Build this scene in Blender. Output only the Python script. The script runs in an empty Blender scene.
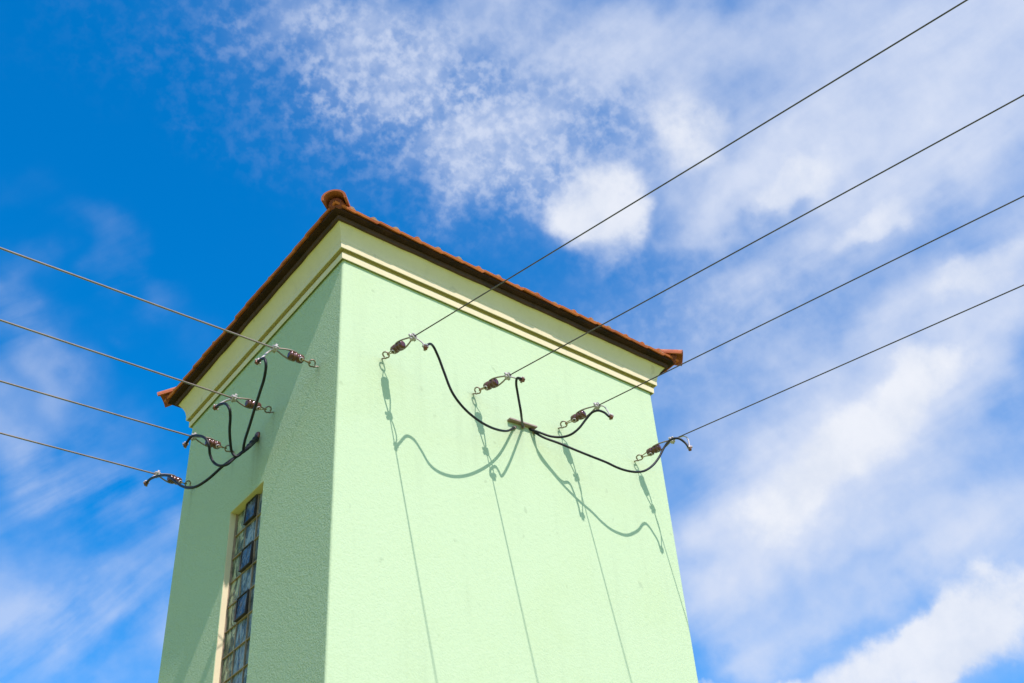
import bpy, math, random
from mathutils import Vector, Matrix
random.seed(7)
scn = bpy.context.scene
COL = scn.collection
H = 7.76            # height of the wall top
W = 3.2             # width of the sunlit wall (along x)
D = 2.634           # depth of the shaded wall (along y)
CAM = {'loc': [-3.2216, -5.78928, 1.6002], 'R': [[0.795883, -0.602479, -0.059908], [0.342023, 0.529041, -0.776618], [0.49959, 0.597607, 0.627117]], 'f': 1167.497}
PTS = {
'R1': [[0.4678, -0.455, 6.8359], [0.5279, -0.418, 6.8688], [0.5917, -0.3866, 6.8255], [0.6586, -0.3613, 6.7242], [0.74, -0.3387, 6.5919], [0.8434, -0.3124, 6.5244], [0.9851, -0.2736, 6.4957], [1.1665, -0.2125, 6.5198], [1.3757, -0.1266, 6.6114], [1.5912, 0.012, 6.8052]],
'R2': [[1.2658, -0.47, 6.8493], [1.267, -0.4425, 6.8608], [1.2867, -0.4075, 6.8442], [1.3273, -0.365, 6.8161], [1.3584, -0.3388, 6.7523], [1.384, -0.3187, 6.693], [1.4627, -0.23, 6.6951], [1.6738, 0.012, 6.8349]],
'R3': [[2.1225, -0.5, 6.8046], [2.1121, -0.463, 6.8622], [2.0901, -0.4218, 6.8961], [2.0716, -0.3746, 6.9002], [2.0491, -0.3228, 6.861], [2.0029, -0.2699, 6.7812], [1.9603, -0.2191, 6.7393], [1.9096, -0.17, 6.7257], [1.8395, -0.1206, 6.7345], [1.768, -0.0704, 6.7746], [1.7214, 0.012, 6.8429]],
'R4': [[2.9519, -0.53, 6.7979], [2.9398, -0.5131, 6.8453], [2.9019, -0.4924, 6.8829], [2.8727, -0.4666, 6.8902], [2.8435, -0.4358, 6.8747], [2.8094, -0.4022, 6.82], [2.7532, -0.3712, 6.712], [2.6961, -0.3473, 6.6347], [2.6156, -0.3295, 6.5669], [2.5416, -0.3131, 6.5377], [2.4513, -0.2959, 6.5277], [2.3684, -0.2762, 6.5392], [2.2725, -0.2515, 6.5713], [2.141, -0.2203, 6.6009], [2.017, -0.1834, 6.6371], [1.8989, -0.1397, 6.6808], [1.7898, -0.0864, 6.7268], [1.7602, 0.012, 6.839]],
'TR1': [[0.3919, -0.365, 6.9283], [0.4232, -0.395, 6.8938], [0.4453, -0.425, 6.8418], [0.4372, -0.455, 6.7906]],
'TR2': [[1.2477, -0.365, 6.9281], [1.2856, -0.4, 6.9023], [1.2944, -0.435, 6.8721], [1.2985, -0.47, 6.8458]],
'TR3': [[2.1418, -0.365, 6.9955], [2.1637, -0.41, 6.9764], [2.1608, -0.455, 6.8992], [2.1448, -0.5, 6.8083]],
'TR4': [[2.9571, -0.365, 6.9635], [2.9828, -0.475, 6.9461], [2.9873, -0.508, 6.9068], [2.9656, -0.53, 6.7881]],
'L1': [[-0.47, 0.2652, 6.7773], [-0.4669, 0.2247, 6.7555], [-0.4559, 0.213, 6.6972], [-0.4273, 0.2827, 6.6438], [-0.3842, 0.4281, 6.622], [-0.3263, 0.6204, 6.6094], [-0.2671, 0.8091, 6.6009], [-0.2035, 1.0115, 6.5972], [-0.17, 1.0896, 6.5774], [-0.1061, 1.1418, 6.6706], [0.01, 1.2359, 6.8453]],
'TL1': [[-0.365, 0.2845, 6.9309], [-0.4, 0.3197, 6.9026], [-0.435, 0.3202, 6.8468], [-0.47, 0.3272, 6.7913]],
'L2': [[-0.47, 0.9117, 6.7775], [-0.4584, 0.8333, 6.7394], [-0.4381, 0.8004, 6.6758], [-0.4114, 0.8353, 6.6399], [-0.3604, 0.9429, 6.6112], [-0.3035, 1.0385, 6.5767], [-0.2533, 1.1045, 6.543], [-0.2222, 1.095, 6.5085], [-0.17, 1.0798, 6.5673], [0.01, 1.2342, 6.835]],
'TL2': [[-0.365, 0.9147, 6.8756], [-0.4, 0.9762, 6.8785], [-0.435, 0.9981, 6.8486], [-0.47, 0.9933, 6.7981]],
'L3': [[-0.47, 1.4629, 6.7608], [-0.4596, 1.4261, 6.7895], [-0.4374, 1.3102, 6.7414], [-0.4166, 1.2324, 6.6747], [-0.3922, 1.2167, 6.6139], [-0.3608, 1.2544, 6.5683], [-0.3293, 1.2494, 6.5095], [-0.3002, 1.1948, 6.4566], [-0.2687, 1.1353, 6.445], [-0.2261, 1.1099, 6.5005], [-0.17, 1.0807, 6.5723], [0.01, 1.2359, 6.8453]],
'TL3': [[-0.365, 1.6202, 6.9365], [-0.4, 1.5969, 6.8914], [-0.435, 1.5503, 6.8283], [-0.47, 1.4937, 6.7508]],
'L4': [[-0.47, 2.161, 6.8011], [-0.4599, 2.0279, 6.7608], [-0.4415, 1.861, 6.683], [-0.4217, 1.7378, 6.5773], [-0.4024, 1.6449, 6.4889], [-0.3789, 1.5228, 6.4103], [-0.3539, 1.4208, 6.3854], [-0.314, 1.3222, 6.4123], [-0.2615, 1.2395, 6.483], [-0.2199, 1.1675, 6.5241], [-0.17, 1.0789, 6.5624], [0.01, 1.2342, 6.835]],
'TL4': [[-0.365, 2.3008, 6.9579], [-0.4, 2.2981, 6.9205], [-0.435, 2.2808, 6.8707], [-0.47, 2.2369, 6.8021]],
'WR1': [[0.3919, -0.365, 6.9283], [0.1542, -1.0, -0.0822]],
'WR2': [[1.2477, -0.365, 6.9281], [0.1536, -1.0, -0.0816]],
'WR3': [[2.1418, -0.365, 6.9955], [0.1549, -1.0, -0.0831]],
'WR4': [[2.9571, -0.365, 6.9635], [0.1585, -1.0, -0.0883]],
'WL1': [[-0.365, 0.2845, 6.9309], [-1.0, -0.1445, -0.1397]],
'WL2': [[-0.365, 0.9147, 6.8756], [-1.0, -0.1514, -0.1311]],
'WL3': [[-0.365, 1.6202, 6.9365], [-1.0, -0.1453, -0.1391]],
'WL4': [[-0.365, 2.3008, 6.9579], [-1.0, -0.1475, -0.1357]],
'HR': [[0.3554, -0.0, 6.9579], [1.1811, -0.0, 6.9654], [2.0315, 0.0, 6.9565], [2.8525, 0.0, 6.9231]],
'HL': [[0.0, 0.2998, 6.9301], [0.0, 0.9847, 6.9336], [-0.0, 1.6555, 6.9534], [0.0, 2.4291, 7.0351]]}

# ------------------------------------------------------------------ materials
def newmat(name):
    m = bpy.data.materials.new(name); m.use_nodes = True
    nt = m.node_tree
    return m, nt, nt.nodes['Principled BSDF']

def nd(nt, t, **kw):
    n = nt.nodes.new(t)
    for k, v in kw.items(): setattr(n, k, v)
    return n

def mathn(nt, op, a, b=None, c=None, clamp=False):
    n = nt.nodes.new('ShaderNodeMath'); n.operation = op; n.use_clamp = clamp
    for i, x in enumerate((a, b, c)):
        if x is None: continue
        if isinstance(x, (int, float)): n.inputs[i].default_value = x
        else: nt.links.new(x, n.inputs[i])
    return n.outputs[0]

def noise(nt, vec, scale, detail=3, rough=.55, dist=0.0):
    n = nt.nodes.new('ShaderNodeTexNoise')
    n.inputs['Scale'].default_value = scale; n.inputs['Detail'].default_value = detail
    n.inputs['Roughness'].default_value = rough; n.inputs['Distortion'].default_value = dist
    if vec is not None: nt.links.new(vec, n.inputs['Vector'])
    return n

def mixc(nt, fac, a, b, mode='MIX'):
    n = nt.nodes.new('ShaderNodeMix'); n.data_type = 'RGBA'; n.blend_type = mode
    for idx, x in ((0, fac), (6, a), (7, b)):
        if isinstance(x, (int, float)): n.inputs[idx].default_value = x
        elif isinstance(x, tuple): n.inputs[idx].default_value = (*x, 1) if len(x) == 3 else x
        else: nt.links.new(x, n.inputs[idx])
    return n.outputs[2]

def ramp(nt, fac, lo, hi):
    n = nt.nodes.new('ShaderNodeMapRange'); n.interpolation_type = 'SMOOTHSTEP'
    n.inputs[1].default_value = lo; n.inputs[2].default_value = hi
    nt.links.new(fac, n.inputs[0]); return n.outputs[0]

def bump(nt, h, strength, dist, prev=None):
    b = nt.nodes.new('ShaderNodeBump'); b.inputs['Strength'].default_value = strength
    b.inputs['Distance'].default_value = dist
    nt.links.new(h, b.inputs['Height'])
    if prev is not None: nt.links.new(prev, b.inputs['Normal'])
    return b.outputs[0]

def objco(nt):
    return nt.nodes.new('ShaderNodeTexCoord').outputs['Object']

def mapping(nt, vec, scale):
    m = nt.nodes.new('ShaderNodeMapping'); m.inputs['Scale'].default_value = scale
    nt.links.new(vec, m.inputs['Vector']); return m.outputs[0]

def stucco(name, col, grain, gstr, gdist, stain=(.5, .5, .5), stainamt=.1, runs=()):
    m, nt, bs = newmat(name); co = objco(nt)
    big = noise(nt, co, 1.3, 5, .6)
    streak = noise(nt, mapping(nt, co, (5, 5, .5)), 1.6, 4, .6)
    fine = noise(nt, co, 38, 3, .6)
    spots = noise(nt, co, 9, 2, .5)
    c = mixc(nt, mathn(nt, 'MULTIPLY', ramp(nt, big.outputs[0], .45, .75), stainamt), col, tuple(x*y for x, y in zip(col, stain)))
    c = mixc(nt, mathn(nt, 'MULTIPLY', ramp(nt, streak.outputs[0], .5, .78), stainamt*.8), c, tuple(x*.72 for x in col))
    c = mixc(nt, mathn(nt, 'MULTIPLY', ramp(nt, spots.outputs[0], .68, .76), stainamt*1.3), c, tuple(x*.6 for x in col))
    c = mixc(nt, mathn(nt, 'MULTIPLY', ramp(nt, fine.outputs[0], .42, .7), .1), c, tuple(x*.7 for x in col))
    if runs:      # dirt and rust that has run down the plaster from each fitting
        sx = nt.nodes.new('ShaderNodeSeparateXYZ'); nt.links.new(co, sx.inputs[0]); tot = None
        wob = mathn(nt, 'MULTIPLY', mathn(nt, 'SUBTRACT', noise(nt, co, 6, 3, .6).outputs[0], .5), .07)
        for (ax, u0, z0, wd_, ln, am) in runs:
            u = mathn(nt, 'MULTIPLY', mathn(nt, 'SUBTRACT', mathn(nt, 'ADD', sx.outputs[ax], wob), u0), 1/wd_)
            dz = mathn(nt, 'MULTIPLY', mathn(nt, 'SUBTRACT', z0, sx.outputs[2]), 1/ln)
            fall = mathn(nt, 'MULTIPLY', mathn(nt, 'EXPONENT', mathn(nt, 'MULTIPLY', mathn(nt, 'MAXIMUM', dz, 0), -1.6)), ramp(nt, dz, -.06, .04))
            k_ = mathn(nt, 'MULTIPLY', mathn(nt, 'MULTIPLY', mathn(nt, 'EXPONENT', mathn(nt, 'MULTIPLY', mathn(nt, 'MULTIPLY', u, u), -1)), fall), am)
            tot = k_ if tot is None else mathn(nt, 'ADD', tot, k_)
        tot = mathn(nt, 'MULTIPLY', tot, ramp(nt, streak.outputs[0], .25, .6), None, True)
        c = mixc(nt, tot, c, (.17, .17, .10))
    nt.links.new(c, bs.inputs['Base Color'])
    bs.inputs['Roughness'].default_value = .95
    bs.inputs['Specular IOR Level'].default_value = .15
    g1 = noise(nt, co, grain, 4, .62)
    g2 = noise(nt, co, grain*.3, 2, .5)
    v = nt.nodes.new('ShaderNodeTexVoronoi'); v.inputs['Scale'].default_value = grain*.8
    nt.links.new(co, v.inputs['Vector'])
    h = mathn(nt, 'ADD', mathn(nt, 'ADD', g1.outputs[0], mathn(nt, 'MULTIPLY', g2.outputs[0], .7)), mathn(nt, 'MULTIPLY', v.outputs[0], -.25))
    nt.links.new(bump(nt, h, gstr, gdist), bs.inputs['Normal'])
    return m

def simple(name, col, rough=.6, metal=0, spec=.5, var=.25, vscale=14, alt=None, bstr=0, bscale=60, bdist=.002):
    m, nt, bs = newmat(name); co = objco(nt)
    n = noise(nt, co, vscale, 4, .6)
    alt = alt or tuple(x*.5 for x in col)
    c = mixc(nt, mathn(nt, 'MULTIPLY', ramp(nt, n.outputs[0], .4, .72), min(1, var*2)), col, alt)
    nt.links.new(c, bs.inputs['Base Color'])
    bs.inputs['Roughness'].default_value = rough; bs.inputs['Metallic'].default_value = metal
    bs.inputs['Specular IOR Level'].default_value = spec
    if bstr:
        b = noise(nt, co, bscale, 3, .6)
        nt.links.new(bump(nt, b.outputs[0], bstr, bdist), bs.inputs['Normal'])
    return m

M = {}
GREEN = (.455, .565, .335)
runsR = [(0, h[0], h[2]-.01, .022, .22, .30) for h in PTS['HR']] + [(0, 1.60, H-.94, .10, .22, .35)]
runsL = [(1, h[1], h[2]-.01, .028, .22, .35) for h in PTS['HL']] + [(1, 1.23, H-.94, .06, .40, .65), (1, 1.60, H-1.75, .04, .9, .25)]
M['stucco'] = stucco('green_stucco', GREEN, 70, .8, .0030, (.9, .91, .75), .28, runsR)
M['stucco_rough'] = stucco('green_roughcast', GREEN, 84, 1.0, .013, (.95, .95, .85), .10, runsL)   # coarser trowel finish
M['cream'] = stucco('cream_plaster', (.655, .57, .35), 40, .25, .0025, (.9, .88, .8), .25)
M['steel'] = simple('weathered_steel', (.30, .25, .19), .5, .6, .5, .4, 30, (.16, .08, .035), .3)
M['brass'] = simple('tarnished_link_wire', (.34, .24, .10), .45, .6, .5, .35, 30, (.15, .08, .03))
M['zinc'] = simple('galvanised_clamp', (.43, .39, .36), .6, .2, .5, .25, 40, (.3, .25, .22), .3)
M['porcelain'] = simple('brown_porcelain', (.12, .042, .027), .18, 0, .6, .3, 20, (.04, .016, .014))
M['wire'] = simple('weathered_conductor', (.26, .21, .16), .5, .5, .5, .3, 8, (.15, .12, .09))
M['wire_dark'] = simple('darkened_conductor', (.105, .082, .062), .55, .4, .4, .3, 8, (.06, .048, .04))
M['rubber'] = simple('black_cable_sheath', (.014, .0145, .015), 0.45, 0, .2, .2, 6, (.03, .03, .03))
M['lug'] = simple('rusty_lug', (.20, .075, .045), .5, .3, .5, .4, 40, (.09, .035, .025), .4)
M['wood'] = simple('dark_eave_wood', (.042, .016, .009), .8, 0, .2, .4, 7, (.013, .007, .005), .6, 30, .004)
M['wood_pale'] = simple('greyish_eave_board', (.085, .044, .027), .8, 0, .2, .4, 6, (.04, .025, .016), .5, 25, .004)
M['mortar'] = simple('red_mortar', (.24, .065, .04), .9, 0, .1, .3, 25, (.13, .045, .03), .8, 40, .01)
M['slab'] = simple('dusty_cover_slab', (.34, .25, .21), .75, .1, .3, .3, 25, (.22, .15, .12), .4)
M['dark'] = simple('dark_hole', (.01, .009, .008), .9, 0, .1)
M['mullion'] = simple('weathered_mullion', (.33, .24, .16), .85, 0, .2, .4, 16, (.15, .12, .08), .5, 50, .004)
M['sash'] = simple('dark_sash_frame', (.05, .042, .036), .6, .2, .4, .3, 20)

def tile_mat(name='terracotta_tile', worn=False, ca=(.53, .15, .036), cb=(.40, .10, .033)):
    m, nt, bs = newmat(name); co = objco(nt)
    n = noise(nt, co, 4.5, 4, .6); n2 = noise(nt, co, 16, 5, .65); n3 = noise(nt, co, 60, 3, .6)
    c = mixc(nt, ramp(nt, n.outputs[0], .38, .66), ca, cb)
    geo = nt.nodes.new('ShaderNodeNewGeometry'); sp = nt.nodes.new('ShaderNodeSeparateXYZ')
    nt.links.new(geo.outputs['True Normal'], sp.inputs[0])
    up = ramp(nt, sp.outputs[2], .25, .7)            # lichen settles on the weathered top faces
    li = ramp(nt, n2.outputs[0], .42, .58) if worn else mathn(nt, 'MULTIPLY', ramp(nt, n2.outputs[0], .47, .60), up)
    c = mixc(nt, mathn(nt, 'MULTIPLY', li, .75), c, (.36, .33, .20))
    c = mixc(nt, mathn(nt, 'MULTIPLY', ramp(nt, n3.outputs[0], .5, .7), .3), c, (.25, .08, .05))
    nt.links.new(c, bs.inputs['Base Color']); bs.inputs['Roughness'].default_value = .85
    bs.inputs['Specular IOR Level'].default_value = .2
    nt.links.new(bump(nt, n3.outputs[0], .5, .004), bs.inputs['Normal'])
    return m
M['tile'] = tile_mat(); M['cap'] = tile_mat('hip_cap_tile', False, (.42, .12, .05), (.30, .085, .04)); M['tile_worn'] = tile_mat('lichened_tile', True)

def glass_mat(name, deep, pale, amt):
    m, nt, bs = newmat(name); co = objco(nt)
    st = noise(nt, mapping(nt, co, (1, 1, .35)), 17, 4, .65, 1.2)
    st2 = noise(nt, co, 8, 2, .5)
    c = mixc(nt, mathn(nt, 'MULTIPLY', ramp(nt, st.outputs[0], .42, .60), amt), deep, pale)
    c = mixc(nt, mathn(nt, 'MULTIPLY', ramp(nt, st2.outputs[0], .5, .65), .5), c, tuple(x*.35 for x in deep))
    nt.links.new(c, bs.inputs['Base Color']); bs.inputs['Roughness'].default_value = .22
    bs.inputs['IOR'].default_value = 1.5; bs.inputs['Specular IOR Level'].default_value = .25
    w = noise(nt, mapping(nt, co, (1, 1, .5)), 22, 2, .5, .8)
    nt.links.new(bump(nt, w.outputs[0], .8, .02), bs.inputs['Normal'])
    return m
M['glass_edge'] = glass_mat('wavy_glass_painted_reflection', (.07, .095, .06), (.46, .47, .27), 1.0)  # pale streaks are reflections of the reveal painted into the colour
M['glass'] = glass_mat('wavy_glass', (.07, .095, .095), (.30, .34, .32), .9)
M['glass_vent'] = glass_mat('dark_vent_glass', (.03, .045, .07), (.14, .18, .22), .9)

def ground_mat():
    m, nt, bs = newmat('dry_grass_ground'); co = objco(nt)
    a = noise(nt, co, .35, 6, .65); b = noise(nt, co, 6, 5, .7)
    c = mixc(nt, ramp(nt, a.outputs[0], .35, .65), (.21, .31, .03), (.30, .31, .05))
    c = mixc(nt, mathn(nt, 'MULTIPLY', ramp(nt, b.outputs[0], .4, .7), .5), c, (.08, .12, .025))
    nt.links.new(c, bs.inputs['Base Color']); bs.inputs['Roughness'].default_value = .95
    nt.links.new(bump(nt, b.outputs[0], .8, .05), bs.inputs['Normal'])
    return m
M['ground'] = ground_mat()

# ------------------------------------------------------------------ mesh builder
class MB:
    def __init__(s): s.v = []; s.f = []; s.m = []; s.s = []
    def quad(s, pts, mi=0, smooth=False):
        b = len(s.v); s.v += [tuple(p) for p in pts]; s.f.append(tuple(range(b, b+len(pts)))); s.m.append(mi); s.s.append(smooth)
    def box(s, lo, hi, mi=0, bev=0.0, mat=None):
        x0, y0, z0 = lo; x1, y1, z1 = hi
        if bev <= 0:
            P = [(x0,y0,z0),(x1,y0,z0),(x1,y1,z0),(x0,y1,z0),(x0,y0,z1),(x1,y0,z1),(x1,y1,z1),(x0,y1,z1)]
            F = [(0,3,2,1),(4,5,6,7),(0,1,5,4),(1,2,6,5),(2,3,7,6),(3,0,4,7)]
        else:
            # chamfered box
            P = []; idx = {}
            for ix, x in enumerate((x0, x1)):
                for iy, y in enumerate((y0, y1)):
                    for iz, z in enumerate((z0, z1)):
                        sx, sy, sz = (1-2*ix)*bev, (1-2*iy)*bev, (1-2*iz)*bev
                        for ax in range(3):
                            q = [x+sx, y+sy, z+sz]; q[ax] = (x, y, z)[ax]
                            idx[(ix, iy, iz, ax)] = len(P); P.append(tuple(q))
            F = []
            for ax in range(3):
                o = [a for a in range(3) if a != ax]
                for e in (0, 1):
                    r = []
                    for (a, b) in ((0,0),(1,0),(1,1),(0,1)):
                        k = [0,0,0]; k[ax] = e; k[o[0]] = a; k[o[1]] = b
                        r.append(idx[(*k, ax)])
                    F.append(tuple(r))
            for ax in range(3):
                o = [a for a in range(3) if a != ax]
                for a in (0,1):
                    for b in (0,1):
                        r = []
                        for e, pair in ((0, (o[0], o[1])), (1, (o[1], o[0]))):
                            for q in pair:
                                k = [0,0,0]; k[ax] = e; k[o[0]] = a; k[o[1]] = b
                                r.append(idx[(*k, q)])
                        F.append(tuple(r))
            for ix in (0,1):
                for iy in (0,1):
                    for iz in (0,1):
                        F.append(tuple(idx[(ix,iy,iz,a)] for a in range(3)))
        b = len(s.v)
        for p in P: s.v.append(tuple(mat @ Vector(p)) if mat else p)
        for f in F: s.f.append(tuple(b+i for i in f)); s.m.append(mi); s.s.append(False)
    def tube(s, pts, r, n=10, mi=0, cap=True, closed=False):
        pts = [Vector(p) for p in pts]; b = len(s.v); k = len(pts)
        rr = r if isinstance(r, (list, tuple)) else [r]*k
        up = None
        for i, p in enumerate(pts):
            if closed: t = pts[(i+1) % k]-pts[i-1]
            else: t = pts[min(i+1, k-1)]-pts[max(i-1, 0)]
            t.normalize()
            if up is None:
                up = Vector((0,0,1)) if abs(t.z) < .9 else Vector((1,0,0))
            up = (up - t*up.dot(t)); up.normalize(); sd = t.cross(up)
            for j in range(n):
                a = 2*math.pi*j/n
                s.v.append(tuple(p + (up*math.cos(a)+sd*math.sin(a))*rr[i]))
        for i in range(k if closed else k-1):
            for j in range(n):
                i2 = (i+1) % k
                s.f.append((b+i*n+j, b+i*n+(j+1)%n, b+i2*n+(j+1)%n, b+i2*n+j)); s.m.append(mi); s.s.append(True)
        if cap and not closed:
            s.f.append(tuple(b+j for j in range(n-1,-1,-1))); s.m.append(mi); s.s.append(False)
            s.f.append(tuple(b+(k-1)*n+j for j in range(n))); s.m.append(mi); s.s.append(False)
    def lathe(s, prof, n=20, mi=0, axis='x', off=(0,0,0)):
        b = len(s.v); o = Vector(off)
        for (a, r) in prof:
            for j in range(n):
                t = 2*math.pi*j/n; c, d = r*math.cos(t), r*math.sin(t)
                q = {'x': (a, c, d), 'y': (d, a, c), 'z': (c, d, a)}[axis]
                s.v.append(tuple(o+Vector(q)))
        for i in range(len(prof)-1):
            for j in range(n):
                s.f.append((b+i*n+j, b+i*n+(j+1)%n, b+(i+1)*n+(j+1)%n, b+(i+1)*n+j)); s.m.append(mi); s.s.append(True)
        s.f.append(tuple(b+j for j in range(n-1,-1,-1))); s.m.append(mi); s.s.append(False)
        q = b+(len(prof)-1)*n; s.f.append(tuple(q+j for j in range(n))); s.m.append(mi); s.s.append(False)
    def build(s, name, mats, parent=None, fix=True):
        me = bpy.data.meshes.new(name); me.from_pydata(s.v, [], s.f)
        for m in (mats if isinstance(mats, (list, tuple)) else [mats]): me.materials.append(m)
        me.polygons.foreach_set('material_index', s.m); me.polygons.foreach_set('use_smooth', s.s)
        me.update()
        if fix:
            import bmesh
            bm = bmesh.new(); bm.from_mesh(me); bmesh.ops.recalc_face_normals(bm, faces=bm.faces[:]); bm.to_mesh(me); bm.free()
        o = bpy.data.objects.new(name, me); COL.objects.link(o)
        if parent is not None: o.parent = parent
        return o

def thing(name, label, cat, loc=(0,0,0), group=None):
    o = bpy.data.objects.new(name, None); COL.objects.link(o); o.location = loc
    o.empty_display_size = .1
    o['label'] = label; o['category'] = cat
    if group: o['group'] = group
    return o

def smooth_path(pts, per=8):
    P = [Vector(p) for p in pts]; out = []
    E = [P[0]*2-P[1]] + P + [P[-1]*2-P[-2]]
    for i in range(1, len(E)-2):
        p0, p1, p2, p3 = E[i-1:i+3]
        # centripetal Catmull-Rom
        t0 = 0; t1 = t0+max((p1-p0).length, 1e-4)**.5; t2 = t1+max((p2-p1).length, 1e-4)**.5; t3 = t2+max((p3-p2).length, 1e-4)**.5
        for k in range(per):
            t = t1+(t2-t1)*k/per
            a1 = p0*((t1-t)/(t1-t0))+p1*((t-t0)/(t1-t0)); a2 = p1*((t2-t)/(t2-t1))+p2*((t-t1)/(t2-t1)); a3 = p2*((t3-t)/(t3-t2))+p3*((t-t2)/(t3-t2))
            b1 = a1*((t2-t)/(t2-t0))+a2*((t-t0)/(t2-t0)); b2 = a2*((t3-t)/(t3-t1))+a3*((t-t1)/(t3-t1))
            out.append(b1*((t2-t)/(t2-t1))+b2*((t-t1)/(t2-t1)))
    out.append(P[-1]); return out

def rel(pts, o): return [Vector(p)-Vector(o) for p in pts]

# ------------------------------------------------------------------ ground
g = MB(); g.quad([(-600,-600,0),(600,-600,0),(600,600,0),(-600,600,0)])
go = g.build('ground', M['ground']); go['kind'] = 'structure'

# ------------------------------------------------------------------ the tower
tower = thing('transformer_tower', 'pale green stuccoed square tower with cream cornice and red tiled hip roof', 'tower')
WY0, WY1, WZ1 = 1.058, 1.600, H-1.407          # window opening in the x = 0 wall
ROW = .1965; NROW = 12; WZ0 = WZ1-.012-ROW*NROW-.012
w = MB()
r = .018
def corner(cx, cy, a0):
    return [(cx+r*math.cos(math.radians(a0+k*30)), cy+r*math.sin(math.radians(a0+k*30))) for k in range(4)]
ring = corner(r, r, 180) + corner(W-r, r, 270) + corner(W-r, D-r, 0) + corner(r, D-r, 90)
for i in range(len(ring)):
    a, b = ring[i], ring[(i+1) % len(ring)]
    if i == len(ring)-1:      # the x = 0 wall: leave the window opening
        ys = [D-r, WY1, WY0, r]
        for (ya, yb) in ((ys[0], ys[1]), (ys[2], ys[3])):
            w.quad([(0,ya,0),(0,yb,0),(0,yb,H+.1),(0,ya,H+.1)], 1)
        w.quad([(0,WY1,0),(0,WY0,0),(0,WY0,WZ0),(0,WY1,WZ0)], 1)
        w.quad([(0,WY1,WZ1),(0,WY0,WZ1),(0,WY0,H+.1),(0,WY1,H+.1)], 1)
    else:
        w.quad([(*a,0),(*b,0),(*b,H+.1),(*a,H+.1)])
# inner faces of the opening behind the lining
for (p, q) in (((WY0,WZ0),(WY0,WZ1)), ((WY0,WZ1),(WY1,WZ1)), ((WY1,WZ1),(WY1,WZ0)), ((WY1,WZ0),(WY0,WZ0))):
    w.quad([(0,*p),(0,*q),(.2,*q),(.2,*p)])
w.quad([(.2,WY0,WZ0),(.2,WY1,WZ0),(.2,WY1,WZ1),(.2,WY0,WZ1)])
wall = w.build('wall', [M['stucco'], M['stucco_rough']], tower)

def ringsweep(mb, prof, mi=0, seg=24, wob=0.0):
    """sweep an (offset, z) profile round the four sides of the tower, mitred at the corners"""
    def path(o):
        P = []
        cs = [(-o,-o),(W+o,-o),(W+o,D+o),(-o,D+o)]
        for k in range(4):
            a, b = cs[k], cs[(k+1)%4]
            for j in range(seg):
                t = j/seg; P.append((a[0]+(b[0]-a[0])*t, a[1]+(b[1]-a[1])*t))
        return P
    rows = []
    rnd = random.Random(3)
    wv = [0]*(4*seg)
    for (o, z) in prof:
        b = len(mb.v)
        for j, (x, y) in enumerate(path(o)):
            mb.v.append((x, y, z + wob*math.sin(j*1.7)*math.sin(j*.61+1)))
        rows.append(b)
    n = 4*seg
    for a, b in zip(rows[:-1], rows[1:]):
        for j in range(n):
            mb.f.append((a+j, a+(j+1)%n, b+(j+1)%n, b+j)); mb.m.append(mi); mb.s.append(False)

cor = MB()
prof = [(-.05, .035), (.010, .035), (.014, .006), (.019, .004), (.021, .008), (.023, .056), (.0225, .060), (.006, .066), (.006, .112), (.036, .112), (.040, .086), (.046, .084), (.0475, .088), (.050, .140), (.053, .146)]
for k in range(1, 11):                     # the cove
    t = k/10; a = math.radians(82-50*t)
    prof.append((.053+.068*(t**1.55), .146+.130*(1-(1-t)**1.12)))
prof += [(.121, .285), (-.05, .285)]
ringsweep(cor, [(o, H+z) for o, z in prof], 0, 24, .0012)
cor.build('cornice', M['cream'], tower)
bd = MB(); ringsweep(bd, [(.05, H+.287), (.128, H+.267), (.136, H+.270), (.139, H+.315), (.05, H+.34)], 0, 30, .0025)
bd.build('eave_board', M['wood_pale'], tower)

E = .212; ZE = H+.325; PITCH = math.radians(24)
cp, sp = math.cos(PITCH), math.sin(PITCH)
so = MB(); ringsweep(so, [(.134, H+.305), (.187, H+.310), (.192, H+.325), (.05, H+.40), (.05, H+.33)], 0, 30, .002)
so.build('soffit', M['wood'], tower)

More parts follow.
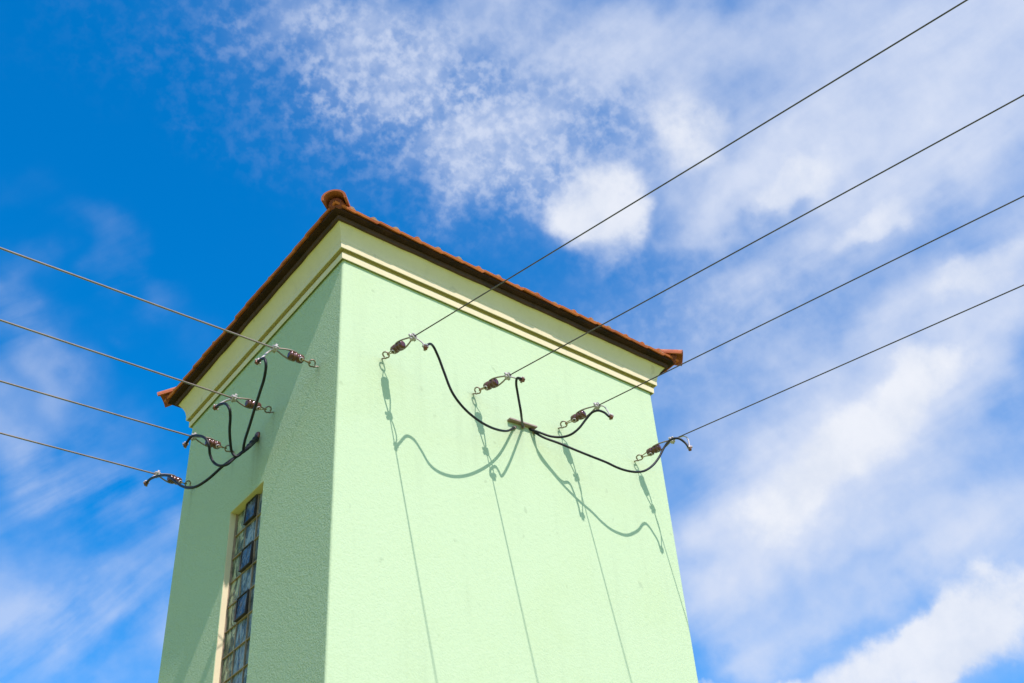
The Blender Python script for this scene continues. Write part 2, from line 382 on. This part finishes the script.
rf = MB()
def roof_face(origin, ux, uin, length, depth):
    """rows of interlocking tiles; ux along the eave, uin horizontally inwards"""
    ux, uin = Vector(ux), Vector(uin); up = Vector((0,0,1)); o = Vector(origin)
    sl = uin*cp + up*sp; nr = up*cp - uin*sp
    run = depth/2; total = run/cp; d0 = 0; TW = .2025; row = 0
    while d0 < total-.02:
        d1 = min(d0+.34, total)
        lo0, hi0 = d0*cp, length-d0*cp; lo1, hi1 = d1*cp, length-d1*cp
        n = max(2, int((hi0-lo0)/.0169)); rnd = random.Random(row*13+int(length*100))
        jit = {}
        top0 = []; bot0 = []; top1 = []; lip0 = []; lip1 = []
        for i in range(n+1):
            x = lo0+(hi0-lo0)*i/n; u = x/TW; k = int(math.floor(u)); fu = u-k
            if k not in jit: jit[k] = (rnd.uniform(-.006, .006), rnd.uniform(-.006, .006), rnd.uniform(.7,1.25))
            j = jit[k]
            roll = .025*math.sin(math.pi*(fu-.60)/.40) if fu > .60 else (.008*math.sin(math.pi*fu/.12) if fu < .12 else 0)
            roll *= j[2]
            tilt = -.010*fu + j[0]*.6
            hgt = .028 + roll + tilt*.6
            under = .004 + tilt
            slip = j[1]
            p0 = o + ux*x + sl*(d0-slip) ; x1 = min(max(x, lo1), hi1)
            top0.append(p0 + sl*.03 + nr*hgt); bot0.append(p0 + nr*under); lip0.append(p0 + nr*(.021+tilt*.8)); lip1.append(p0 + sl*.03 + nr*(.024+tilt*.8))
            top1.append(o + ux*x1 + sl*d1 + nr*(roll*.8+.002))
        for i in range(n):
            rf.quad([top0[i], top0[i+1], top1[i+1], top1[i]], 1, False)
            rf.quad([bot0[i], bot0[i+1], lip0[i+1], lip0[i]], 0, False); rf.quad([lip0[i], lip0[i+1], lip1[i+1], lip1[i]], 1, False)
            rf.quad([lip1[i], lip1[i+1], top0[i+1], top0[i]], 1, False)
            if row == 0:
                bi, bj = [b + sl*.12 for b in (bot0[i], bot0[i+1])]
                rf.quad([bot0[i], bi, bj, bot0[i+1]], 0, False)
        d0 += .31; row += 1
LX, LY = W+2*E, D+2*E
roof_face((-E,-E,ZE), (1,0,0), (0,1,0), LX, LY)
roof_face((W+E,-E,ZE), (0,1,0), (-1,0,0), LY, LY)
roof_face((W+E,D+E,ZE), (-1,0,0), (0,-1,0), LX, LY)
roof_face((-E,D+E,ZE), (0,-1,0), (1,0,0), LY, LY)
roof = rf.build('roof', [M['tile'], M['tile_worn']], tower, fix=False)

def cap_row(mb, a, b, r0=.081, r1=.068, ln=.34, thick=.016):
    a, b = Vector(a), Vector(b); t = (b-a); L = t.length; t.normalize()
    sd = t.cross(Vector((0,0,1))); sd.normalize(); up = sd.cross(t)
    s0 = 0
    while s0 < L:
        s1 = min(s0+ln, L+.05); N = 12
        ringa = []
        for (s_, rr, lift) in ((s0, r0, .016), (s1, r1, 0)):
            outer = []; inner = []
            for j in range(N+1):
                an = math.pi*(-.06+1.12*j/N)
                for lst, q in ((outer, rr), (inner, rr-thick)):
                    lst.append(a + t*s_ + sd*math.cos(an)*q*1.22 + up*(math.sin(an)*q*.86+lift-.012))
            ringa.append((outer, inner))
        (oa, ia), (ob, ib) = ringa
        for j in range(N):
            mb.quad([oa[j], oa[j+1], ob[j+1], ob[j]], 0, True)
            mb.quad([ia[j+1], ia[j], ib[j], ib[j+1]], 0, True)
            mb.quad([oa[j+1], oa[j], ia[j], ia[j+1]], 0, False)
        mb.quad([oa[0], ob[0], ib[0], ia[0]]); mb.quad([oa[N], ia[N], ib[N], ob[N]])
        s0 += .31
EH = E+.022; zr = ZE+.02
rise = (D/2+E)*sp/cp
R0 = (D/2, D/2, ZE+rise+.03); R1 = (W-D/2, D/2, ZE+rise+.03)
for (c, rdg) in (((-EH,-EH), R0), ((W+EH,-EH), R1), ((W+EH,D+EH), R1), ((-EH,D+EH), R0)):
    mb = MB(); a = (c[0], c[1], zr+.004)
    cap_row(mb, a, rdg); o = mb.build('hip_cap', M['cap'], tower, fix=False)
    t = (Vector(rdg)-Vector(a)).normalized(); sd = t.cross(Vector((0,0,1))).normalized(); up = sd.cross(t)
    pl = MB(); N = 10; A = Vector(a)
    rows = []
    rnd = random.Random(int(c[0]*7+c[1]*31))
    for (s_, k) in ((.050, .45), (.054, .64), (.08, .74), (.16, .74)):
        rows.append([A+t*s_+sd*math.cos(2*math.pi*j/N)*.088*k*rnd.uniform(.85,1.05)+up*(math.sin(2*math.pi*j/N)*.070*k*rnd.uniform(.9,1.05)-.016) for j in range(N)])
    for ra, rb in zip(rows[:-1], rows[1:]):
        for j in range(N): pl.quad([ra[j], ra[(j+1)%N], rb[(j+1)%N], rb[j]])
    pl.quad(rows[0][::-1])
    pl.build('mortar_plug', M['mortar'], o)
mb = MB(); cap_row(mb, R0, R1); mb.build('ridge_cap', M['cap'], tower, fix=False)

# window: lining, mullion grid, panes and three vent sashes
win = MB()
IY0, IY1 = WY0+.004, WY1-.004; IZ1, IZ0 = WZ1-.004, WZ0+.012; DEP = .058
win.box((.003, WY0-.002, IZ0), (DEP, IY0, IZ1)); win.box((.003, IY1, IZ0), (DEP, WY1+.002, IZ1))
win.box((.002, WY0-.003, IZ1), (DEP+.01, WY1+.003, WZ1+.002)); win.box((-.0125, WY0-.015, WZ0-.02), (DEP+.01, WY1+.015, IZ0))
window = win.build('window', M['cream'], tower)
mu = MB()
cw = (IY1-IY0)/3
for k in range(1, NROW):
    z = IZ1-k*ROW; j = .0015*math.sin(k*2.3)
    mu.box((DEP-.008+j, IY0, z-.0045), (DEP+.03, IY1, z+.0045), 0, .0015)
for k in (1, 2):
    mu.box((DEP-.006, IY0+k*cw-.0035, IZ0), (DEP+.03, IY0+k*cw+.0035, IZ1), 0, .0015)
mu.box((DEP-.012, IY1-.006, IZ0), (DEP+.03, IY1-.0005, IZ1)); mu.box((DEP-.012, IY0+.0005, IZ0), (DEP+.03, IY0+.006, IZ1))
mu.build('mullion', M['mullion'], window)
pn = MB(); rnd = random.Random(5)
vents = (0, 2, 4)
for rr in range(NROW):
    for cc in range(3):
        if cc == 1 and rr in vents: continue
        y0, y1 = IY0+cc*cw+.004, IY0+(cc+1)*cw-.004; z1 = IZ1-rr*ROW-.005; z0 = z1-ROW+.010
        tx, tz = rnd.uniform(-.006, .006), rnd.uniform(-.005, .005)
        n = 6; mi = 1 if cc == 2 else 0
        x = DEP+.004
        P = lambda a, b: (x+tx*(a-.5)+tz*(b-.5)-.004*math.sin(math.pi*a)*math.sin(math.pi*b), y0+(y1-y0)*a, z0+(z1-z0)*b)
        for i in range(n):
            for j in range(n):
                pn.quad([P(i/n,j/n), P((i+1)/n,j/n), P((i+1)/n,(j+1)/n), P(i/n,(j+1)/n)][::-1], mi, True)
pn.build('pane', [M['glass'], M['glass_edge']], window, fix=False)
for rr in vents:
    z1 = IZ1-rr*ROW-.006; z0 = z1-ROW+.012; y0, y1 = IY0+cw+.005, IY0+2*cw-.005
    tilt = Matrix.Translation((DEP-.010, 0, z1)) @ Matrix.Rotation(math.radians(3.0), 4, 'Y')
    h = z1-z0
    sb = MB()
    for lo, hi in (((-.01, y0, -h), (.008, y0+.007, 0)), ((-.01, y1-.007, -h), (.008, y1, 0)), ((-.011, y0+.0005, -h-.001), (.009, y1-.0005, -h+.009)), ((-.011, y0+.0005, -.007), (.009, y1-.0005, .001))):
        sb.box(lo, hi, 0, .0015, tilt)
    s_ = sb.build('vent_sash', M['sash'], window)
    gp = MB(); n = 6
    P = lambda a, b: tuple(tilt @ Vector((-.002-.003*math.sin(math.pi*a)*math.sin(math.pi*b), y0+.010+(y1-y0-.02)*a, -h+.011+(h-.02)*b)))
    for i in range(n):
        for j in range(n):
            gp.quad([P(i/n,j/n), P((i+1)/n,j/n), P((i+1)/n,(j+1)/n), P(i/n,(j+1)/n)][::-1], 0, True)
    gp.build('vent_pane', M['glass_vent'], s_, fix=False)

# ------------------------------------------------------------------ strain insulators
GI = 'strain insulators on the tower walls'
def ring_pts(c, r, a0, a1, n, plane='xz'):
    out = []
    for i in range(n+1):
        a = math.radians(a0+(a1-a0)*i/n)
        q = (r*math.cos(a), 0, r*math.sin(a)) if plane == 'xz' else (r*math.cos(a), r*math.sin(a), 0)
        out.append(Vector(c)+Vector(q))
    return out
LI = .37
def make_insulator():
    t = thing('strain_insulator', '', 'insulator', (0,0,0), GI)
    h = MB()
    pts = [Vector((-.03,0,-.004)), Vector((.0,0,-.004)), Vector((.018,0,-.008)), Vector((.034,0,-.018))] + ring_pts((.058,0,.004), .0255, -130, 200, 16)
    h.tube(smooth_path(pts, 3), .0058, 8)
    h.build('wall_hook', M['steel'], t)
    l = MB()
    half = [(.0735, .004, .004), (.088, .010, .003), (.115, .024, 0), (.145, .041, 0), (.165, .046, 0)]
    l.tube(smooth_path([(x, -y, -z) for x, y, z in half[::-1]] + half, 4), .0042, 7)
    l.build('link', M['brass'], t)
    b = MB()
    prof = [(.132, .014), (.134, .022), (.139, .029), (.146, .0325), (.158, .0335), (.170, .0335), (.178, .0335), (.183, .0265), (.189, .0255), (.195, .0265), (.200, .0335),
            (.210, .0335), (.216, .0265), (.222, .0255), (.228, .0265), (.233, .0325), (.243, .0325), (.250, .028), (.255, .020), (.256, .012)]
    b.lathe(prof, 22)
    ib = b.build('insulator_body', M['porcelain'], t)
    e = MB()
    pr = [(-.0375, .0085), (-.0415, .0105), (-.0415, .0150), (-.0385, .0175), (-.0345, .0170), (-.033, .0125), (.033, .0125), (.0345, .0170), (.0385, .0175), (.0415, .0150), (.0415, .0105), (.0375, .0085)]
    e.lathe(pr, 16, 0, 'y', (.163, 0, 0))
    for q in (-2, -1): e.m[q] = 1
    e.build('eyelet', [M['zinc'], M['dark']], ib)
    lp = MB()
    half = [(.203, 0, .0345), (.222, 0, .0335), (.258, 0, .031), (.310, 0, .020), (.352, 0, .0085), (.385, 0, .0075)]
    half = [(.190, 0, .014), (.192, 0, .0265)] + half[1:]
    lp.tube(smooth_path([(x, y, -z) for x, y, z in half[::-1]] + half, 4), .0062, 8)
    lp.build('wire_loop', M['wire'], t)
    c = MB()
    c.box((.350, -.019, -.023), (.390, -.002, .021), 0, .004); c.box((.352, .002, -.021), (.392, .017, .023), 0, .004)
    c.tube([(.371, -.030, .004), (.371, .030, .004)], .0085, 6)
    c.lathe([(-.034, .012), (-.020, .012)], 6, 0, 'y', (.371, 0, .004))
    c.lathe([(-.032, .010), (.036, .010)], 6, 0, 'z', (.366, -.006, 0))
    c.build('clamp', M['zinc'], t)
    return t
proto = make_insulator()
first = True
ins_labels = {
 'R1': 'brown strain insulator hooked to the sunlit wall nearest the tower corner',
 'R2': 'brown strain insulator on the sunlit wall just above left of the cable cover slab',
 'R3': 'brown strain insulator on the sunlit wall just right of the brownish cover slab',
 'R4': 'brown strain insulator nearest the far right edge of the sunlit wall',
 'L1': 'brown strain insulator with pale clamp on the shaded wall nearest the tower corner',
 'L2': 'brown strain insulator on the shaded wall with a straight black cable crossing it',
 'L3': 'brown strain insulator on the shaded wall beside the s-shaped looping black cable',
 'L4': 'brown strain insulator at the far left edge of the shaded wall'}
def dup(o):
    c = o.copy(); COL.objects.link(c)
    for ch in list(o.children):
        k = ch.copy(); COL.objects.link(k); k.parent = c
        for g_ in list(ch.children):
            q = g_.copy(); COL.objects.link(q); q.parent = k
    return c
for key in ('R1','R2','R3','R4','L1','L2','L3','L4'):
    side, i = key[0], int(key[1])-1
    hk = Vector(PTS['H'+side][i]); cl = Vector(PTS['W%s%d' % (side, i+1)][0])
    o = proto if first else dup(proto); first = False
    ax = cl-hk; L = ax.length; ax.normalize()
    ay = Vector((0,0,1)).cross(ax); ay.normalize(); az = ax.cross(ay)
    rx = Matrix((ax, ay, az)).transposed()
    roll = Matrix.Rotation(math.radians({'R1': 62, 'R2': 50, 'R3': 55, 'R4': 66, 'L1': -40, 'L2': -55, 'L3': -47, 'L4': -36}[key]), 3, 'X')
    o.location = hk; o.rotation_euler = (rx @ roll).to_euler(); o.scale = (L/LI, 1, 1)
    o['label'] = ins_labels[key]; o['category'] = 'insulator'; o['group'] = GI

# ------------------------------------------------------------------ overhead wires
GW = 'overhead wires running from the tower'
wl = {'R1': 'overhead wire from the sunlit wall, highest of the four on the right',
      'R2': 'overhead wire from the sunlit wall, second highest of the four on the right',
      'R3': 'overhead wire from the sunlit wall passing just under the right roof corner',
      'R4': 'overhead wire from the sunlit wall, lowest of the four on the right',
      'L1': 'overhead wire from the shaded wall, highest of the four on the left',
      'L2': 'overhead wire from the shaded wall, second highest of the four on the left',
      'L3': 'overhead wire from the shaded wall, third highest of the four on the left',
      'L4': 'overhead wire from the shaded wall, lowest of the four on the left'}
for key in ('R1','R2','R3','R4','L1','L2','L3','L4'):
    P, d = PTS['W'+key]; P, d = Vector(P), Vector(d)
    pts = []
    for k in range(41):
        t = -.01 + 26*(k/40)**1.6
        pts.append(d*t + Vector((0,0,.00045*max(0, t-4)**2*2)))
    m = MB(); m.tube(pts, (.0046 if key[0] == 'R' else .0068), 8)
    o = m.build('overhead_wire', M['wire_dark' if key[0] == 'R' else 'wire']); o.location = P
    o['label'] = wl[key]; o['category'] = 'wire'; o['group'] = GW

# ------------------------------------------------------------------ jumper cables
GJ = 'jumper cables between wires and wall entries'
jl = {'R1': 'long black cable drooping from the insulator nearest the tower corner to the brownish slab',
      'R2': 'short nearly straight black cable dropping onto the cover slab on the sunlit wall',
      'R3': 'black s-curved cable rising right from the brownish slab, the shorter of two there',
      'R4': 'longest black cable, sagging from the brownish slab to the far right insulator',
      'L1': 'straight black cable falling from the topmost clamp of the shaded wall',
      'L2': 'black cable hanging down in a hook from the second clamp on the shaded wall',
      'L3': 'looping black s-shaped cable at the third insulator on the shaded wall',
      'L4': 'black cable sagging from the far left clamp to the bundle on the shaded wall'}
for key in ('R1','R2','R3','R4','L1','L2','L3','L4'):
    P = PTS[key]; T = PTS['T'+key]; o0 = Vector(T[-1])
    t = thing('jumper_cable', jl[key], 'cable', o0, GJ)
    r = .0094 if key[0] == 'R' else .0106
    c = MB(); c.tube(smooth_path(rel([T[-1]]+P, o0) if (Vector(P[0])-o0).length > .03 else rel(P, o0), 7), r, 10)
    c.build('cable', M['rubber'], t)
    tl = MB(); tl.tube(smooth_path(rel(T, o0), 6), .0055 if key[0] == 'R' else .0085, 8); tl.build('wire_tail', M['zinc'], t)
    # connector: a split-bolt block along the end of the tail
    dv = (Vector(T[-1])-Vector(T[-2])).normalized()
    q = dv.to_track_quat('X', 'Z').to_matrix().to_4x4()
    lg = MB(); lg.box((-.026, -.013, -.015), (.018, .013, .015), 0, .004, q)
    lu = lg.build('connector', M['lug'], t)
    bt = MB()
    for (xx, yy) in ((-.004, .0),):
        tmp = MB(); tmp.lathe([(-.026, .009), (-.014, .009)], 6, 0, 'z', (xx, yy, 0)); tmp.lathe([(.014, .010), (.024, .010)], 6, 0, 'z', (xx, yy, 0))
        tmp.lathe([(-.022, .010), (.022, .010)], 8, 0, 'y', (-.012, 0, .004))
        bt.v = [tuple(q @ Vector(v)) for v in tmp.v]; bt.f = tmp.f; bt.m = tmp.m; bt.s = tmp.s
    bt.build('bolt', M['zinc'], lu)

# ------------------------------------------------------------------ cable entries
o0 = Vector((1.507, 0, H-.934))
sl = thing('cable_cover', 'dusty brownish cover slab on the sunlit wall where four black cables meet', 'cable cover', o0)
a = MB(); q = Matrix.Rotation(math.radians(-4), 4, 'Y')
a.box((0, -.040, 0), (.275, .004, .016), 0, .003, q)
a.build('slab', M['slab'], sl)
for k in ('R1', 'R2', 'R4'):
    en_, pv = Vector(PTS[k][-1]), Vector(PTS[k][-2]); dv = (pv-en_).normalized()
    cl = MB(); cl.tube([en_-o0+dv*.0, en_-o0+dv*.045], .0145, 10); cl.build('cable_sleeve', M['slab'], sl)

e0 = Vector((0, 1.235, H-.915)); mo = Vector((-.172, 1.079, 6.562))
en = thing('cable_entry', 'black taped cable bundle leaving a rusty hole in the shaded wall', 'cable entry', e0)
tp = MB(); ax = mo-e0
pts = smooth_path([ax*t for t in (-.10, 0, .12, .25, .38, .5, .62, .72, .80)], 3)
tp.tube(pts, [.024+.0035*math.sin(k*1.1)-.0004*k for k in range(len(pts))], 12); tp.build('tape_wrap', M['rubber'], en)
rs = MB(); rs.lathe([(-.016, .034), (-.014, .040), (.001, .044)], 14, 0, 'x'); rs.build('wall_collar', M['lug'], en)

# ------------------------------------------------------------------ camera
cam = bpy.data.cameras.new('camera'); co = bpy.data.objects.new('camera', cam); COL.objects.link(co)
Rm = CAM['R']
rx = Matrix(((Rm[0][0], -Rm[1][0], -Rm[2][0]), (Rm[0][1], -Rm[1][1], -Rm[2][1]), (Rm[0][2], -Rm[1][2], -Rm[2][2])))
co.matrix_world = Matrix.Translation(CAM['loc']) @ rx.to_4x4()
cam.sensor_fit = 'HORIZONTAL'; cam.sensor_width = 36; cam.lens = CAM['f']*36/1024
cam.clip_end = 3000; cam.clip_start = .05
scn.camera = co

# ------------------------------------------------------------------ light
SA = .10
sdir = Vector((SA, 1, -1.257)).normalized()
sun = bpy.data.lights.new('sun', 'SUN'); sun.energy = 4.55; sun.angle = math.radians(.5); sun.color = (1, .885, .96)
su = bpy.data.objects.new('sun', sun); COL.objects.link(su); su.rotation_euler = sdir.to_track_quat('-Z', 'Y').to_euler(); su.location = (-3, -12, 20)

wd = bpy.data.worlds.new('World'); scn.world = wd; wd.use_nodes = True
nt = wd.node_tree; bg = nt.nodes['Background']
sky = nt.nodes.new('ShaderNodeTexSky'); sky.sky_type = 'NISHITA'; sky.sun_disc = False
sky.sun_elevation = math.asin(-sdir.z); sky.sun_rotation = math.atan2(-sdir.x, -sdir.y)
sky.altitude = 100; sky.air_density = 1.0; sky.dust_density = 1.0; sky.ozone_density = 3.0
tc = nt.nodes.new('ShaderNodeTexCoord'); N = tc.outputs['Generated']
def vmath(op, a, b=None):
    n = nt.nodes.new('ShaderNodeVectorMath'); n.operation = op
    for i, x in enumerate((a, b)):
        if x is None: continue
        if isinstance(x, (tuple, list)): n.inputs[i].default_value = x
        else: nt.links.new(x, n.inputs[i])
    return n
def vscale(a, k):
    n = nt.nodes.new('ShaderNodeVectorMath'); n.operation = 'SCALE'; nt.links.new(a, n.inputs[0]); n.inputs[3].default_value = k; return n.outputs[0]
# cloud edges: the direction is disturbed by two octaves of noise before the cloud masses are looked up
n1 = noise(nt, N, 7, 3, .55); n2 = noise(nt, N, 24, 5, .52)
wv = vmath('ADD', vscale(vmath('SUBTRACT', n1.outputs['Color'], (.5,.5,.5)).outputs[0], .20), vscale(vmath('SUBTRACT', n2.outputs['Color'], (.5,.5,.5)).outputs[0], .06)).outputs[0]
Nw = vmath('ADD', N, wv).outputs[0]
pw = vmath('ADD', N, vmath('ADD', vscale(vmath('SUBTRACT', n1.outputs['Color'], (.5,.5,.5)).outputs[0], .05), vscale(vmath('SUBTRACT', n2.outputs['Color'], (.5,.5,.5)).outputs[0], .055)).outputs[0]).outputs[0]
sums = {'v': None, 'p': None, 's': None, 'r': None}
for row in [['v', 1.955, -4.269, -0.61, 6.566, 4.766, -7.268, 0.95], ['v', 4.343, -4.355, -1.054, 10.714, 15.495, -13.492, 0.75], ['v', 8.881, -4.204, -2.313, 6.251, 20.016, -13.71, 0.55], ['v', 8.791, -0.155, -3.583, -3.434, 18.931, -10.847, 0.36], ['v', 13.688, 1.103, -4.568, -6.11, 22.61, -14.336, 0.22], ['v', 10.703, -1.265, -5.116, -2.891, 19.574, -11.678, 0.3], ['v', 13.174, -15.101, -0.038, 16.716, 15.465, -19.931, 0.22], ['v', 12.473, -26.961, 6.302, 28.355, 7.177, -26.905, 0.5], ['v', 5.165, -13.433, 2.807, 32.809, 5.744, -32.301, 1.1], ['v', 3.895, -11.115, 1.366, 28.485, 6.374, -28.982, 0.55], ['v', 10.829, -26.871, 8.379, 53.863, 5.575, -50.724, 0.45], ['v', 3.42, -10.069, 1.639, 34.36, 4.106, -38.019, 0.95], ['v', 3.449, -12.235, 0.675, 16.911, 2.993, -19.056, 0.5], ['v', 3.402, -10.783, 0.953, 20.553, 2.125, -26.693, 1.0], ['v', 6.945, -12.898, 3.981, 14.516, 0.439, -21.335, 1.4], ['v', 4.258, -12.022, 4.858, 15.807, -3.139, -19.144, 1.6], ['v', 6.187, -15.832, 2.577, 15.222, 0.825, -21.522, 1.6], ['v', 6.811, -12.511, 0.535, 14.892, 4.845, -27.592, 0.5], ['v', 17.607, -20.402, -0.169, 14.859, 11.688, -36.32, 0.55], ['v', 11.111, -13.85, -0.63, 19.19, 14.504, -52.24, 0.6], ['v', 9.463, -20.429, -0.438, 10.287, 3.448, -18.701, 0.5], ['v', 5.738, -9.145, -0.459, 22.351, 11.984, -52.954, 0.5], ['v', 3.754, -4.53, -1.432, 1.805, 2.768, -3.858, 0.46], ['v', 4.021, -4.788, -1.491, 2.558, 4.293, -9.2, 0.5], ['p', 18.224, -15.563, -2.576, 8.34, 12.499, -14.893, 1.0], ['p', 14.422, -23.7, 2.216, 14.006, 7.777, -14.459, 0.66], ['p', 7.378, -12.397, 1.028, 15.23, 2.545, -36.821, 0.85], ['p', 7.764, -14.93, 0.351, 10.231, 1.844, -24.257, 0.85], ['p', 10.203, -10.438, -2.617, 14.992, 27.213, -74.497, 1.0], ['s', 7.469, -1.647, -0.754, -0.798, 15.532, -23.735, 0.75], ['s', 12.065, -0.729, -2.146, -6.288, 22.729, -28.441, 0.4], ['s', 4.513, -1.358, -0.147, 0.511, 9.896, -19.583, 0.55], ['s', 13.871, -0.986, -3.361, -9.881, 42.365, -44.069, 0.15], ['s', 2.601, -0.879, 0.256, 1.299, 4.56, -11.445, 0.35], ['v', 12.6, -1.332, -7.549, -5.5, 25.56, -14.066, 0.22], ['v', 13.355, -3.301, -2.346, 4.515, 25.086, -17.886, 0.12], ['r', 10.245, -1.595, -2.124, 0.918, 16.209, -11.586, 0.75], ['r', 9.291, -0.357, -4.051, -2.789, 14.626, -8.598, 0.95], ['r', 11.419, -0.945, -6.468, -4.043, 18.576, -10.292, 0.8], ['r', 10.897, -7.036, -2.966, 7.361, 18.089, -14.774, 0.6], ['r', 8.749, -4.709, -1.602, 9.791, 23.41, -17.969, 0.5], ['r', 5.442, -8.292, 1.089, 8.497, 3.97, -11.442, 0.3], ['p', 8.744, -16.982, 4.846, 20.561, 0.631, -30.198, 0.85], ['p', 5.97, -16.909, 5.791, 19.457, -3.081, -24.533, 0.9], ['p', 8.151, -24.982, 5.684, 20.337, -1.608, -26.617, 0.75], ['p', 7.227, -19.215, 3.85, 47.294, 8.047, -47.074, 0.6], ['p', 6.28, -17.184, 2.367, 50.517, 8.687, -57.516, 0.5], ['p', 7.982, -21.151, 0.553, 31.048, 8.309, -42.03, 0.6], ['v', 5.827, -11.701, 3.144, 14.803, 1.614, -19.032, 0.3], ['v', 5.448, -11.015, 0.037, 9.295, 2.152, -20.336, 0.4], ['v', 1.9, 0.0, 3.2, 0.0, 2.2, 0.0, 1.2]]:  # last row: unseen bright cloud added out of frame to fill the shaded wall
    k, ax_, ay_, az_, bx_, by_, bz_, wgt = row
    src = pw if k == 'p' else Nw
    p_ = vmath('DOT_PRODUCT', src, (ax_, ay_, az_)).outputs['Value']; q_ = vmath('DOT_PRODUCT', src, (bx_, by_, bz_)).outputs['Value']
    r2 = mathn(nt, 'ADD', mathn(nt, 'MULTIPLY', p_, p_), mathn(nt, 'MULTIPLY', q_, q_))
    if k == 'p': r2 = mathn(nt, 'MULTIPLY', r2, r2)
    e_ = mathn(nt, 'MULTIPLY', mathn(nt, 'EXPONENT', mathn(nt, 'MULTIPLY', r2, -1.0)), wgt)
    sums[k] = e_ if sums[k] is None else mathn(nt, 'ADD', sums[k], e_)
AX = [[0.3683, -0.9044, 0.2156], [0.6516, 0.0856, -0.7537], [0.6632, 0.4181, 0.6208]]
st = nt.nodes.new('ShaderNodeCombineXYZ')
for i, (vec, scl) in enumerate(zip(AX, (3.2, 13.0, 5.0))):
    nt.links.new(mathn(nt, 'MULTIPLY', vmath('DOT_PRODUCT', N, tuple(vec)).outputs['Value'], scl), st.inputs[i])
fib = noise(nt, st.outputs[0], 1.0, 5, .52, .5)
mid = noise(nt, N, 15, 6, .6)
fin = noise(nt, N, 80, 3, .5, .0)
# veil with holes
f1 = ramp(nt, fib.outputs[0], .28, .72); f2 = ramp(nt, mid.outputs[0], .30, .68); f3 = ramp(nt, fin.outputs[0], .30, .68)
low = mathn(nt, 'MULTIPLY_ADD', f1, .72, mathn(nt, 'MULTIPLY_ADD', f2, .28, -.5))
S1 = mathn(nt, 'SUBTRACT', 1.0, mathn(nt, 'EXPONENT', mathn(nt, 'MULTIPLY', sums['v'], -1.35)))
thin = mathn(nt, 'SUBTRACT', 1.0, ramp(nt, S1, .45, .95))          # thin veil breaks up into ripples, thick cloud does not
mod = mathn(nt, 'ADD', mathn(nt, 'MULTIPLY', low, mathn(nt, 'MULTIPLY_ADD', thin, .75, .35)), mathn(nt, 'MULTIPLY', mathn(nt, 'SUBTRACT', f3, .5), mathn(nt, 'MULTIPLY_ADD', sums['r'], .25, .06)))
veil = mathn(nt, 'MULTIPLY', S1, mathn(nt, 'ADD', 1.0, mod), None, True)
puff = mathn(nt, 'MULTIPLY', ramp(nt, mathn(nt, 'ADD', sums['p'], mathn(nt, 'MULTIPLY', mathn(nt, 'SUBTRACT', f2, .5), mathn(nt, 'MULTIPLY', sums['p'], .5))), .10, .95), .93)
strk = mathn(nt, 'MULTIPLY', mathn(nt, 'MULTIPLY', sums['s'], ramp(nt, mathn(nt, 'ADD', mathn(nt, 'MULTIPLY', fib.outputs[0], .75), mathn(nt, 'MULTIPLY', mid.outputs[0], .25)), .34, .66)), 1.0)
veil = mathn(nt, 'MULTIPLY', veil, .92)
flk = noise(nt, N, 92, 3, .55)
patch = ramp(nt, noise(nt, N, 9, 3, .5).outputs[0], .30, .62)
rip = mathn(nt, 'MULTIPLY', mathn(nt, 'MULTIPLY', mathn(nt, 'MINIMUM', sums['r'], 1.0), mathn(nt, 'MULTIPLY_ADD', patch, .6, .4)), mathn(nt, 'MULTIPLY', ramp(nt, flk.outputs[0], .38, .72), .62))
veil = mathn(nt, 'SUBTRACT', 1.0, mathn(nt, 'MULTIPLY', mathn(nt, 'SUBTRACT', 1.0, veil), mathn(nt, 'SUBTRACT', 1.0, rip)))
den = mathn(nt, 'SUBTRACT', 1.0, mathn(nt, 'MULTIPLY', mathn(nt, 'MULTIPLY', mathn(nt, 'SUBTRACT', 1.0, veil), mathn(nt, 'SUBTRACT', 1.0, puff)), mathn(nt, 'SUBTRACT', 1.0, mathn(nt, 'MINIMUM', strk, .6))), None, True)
# clear sky colour: deep, saturated
hs = nt.nodes.new('ShaderNodeHueSaturation'); hs.inputs['Saturation'].default_value = 1.62; hs.inputs['Value'].default_value = 1.4
nt.links.new(sky.outputs[0], hs.inputs['Color'])
skc = mixc(nt, 1.0, hs.outputs[0], (1.0, 1.0, 1.0), 'MULTIPLY')
KS = .15
cloudc = mixc(nt, puff, (3.9, 4.25, 5.1), mixc(nt, f2, (4.0, 4.3, 4.95), (4.75, 4.9, 5.3)))
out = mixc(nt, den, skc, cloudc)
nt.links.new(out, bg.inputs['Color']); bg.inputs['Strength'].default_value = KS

scn.view_settings.view_transform = 'Standard'; scn.view_settings.look = 'None'
scn.view_settings.exposure = 0.30; scn.view_settings.gamma = 1; scn.view_settings.use_curve_mapping = False
scn.render.engine = 'CYCLES'
scn.cycles.max_bounces = 6
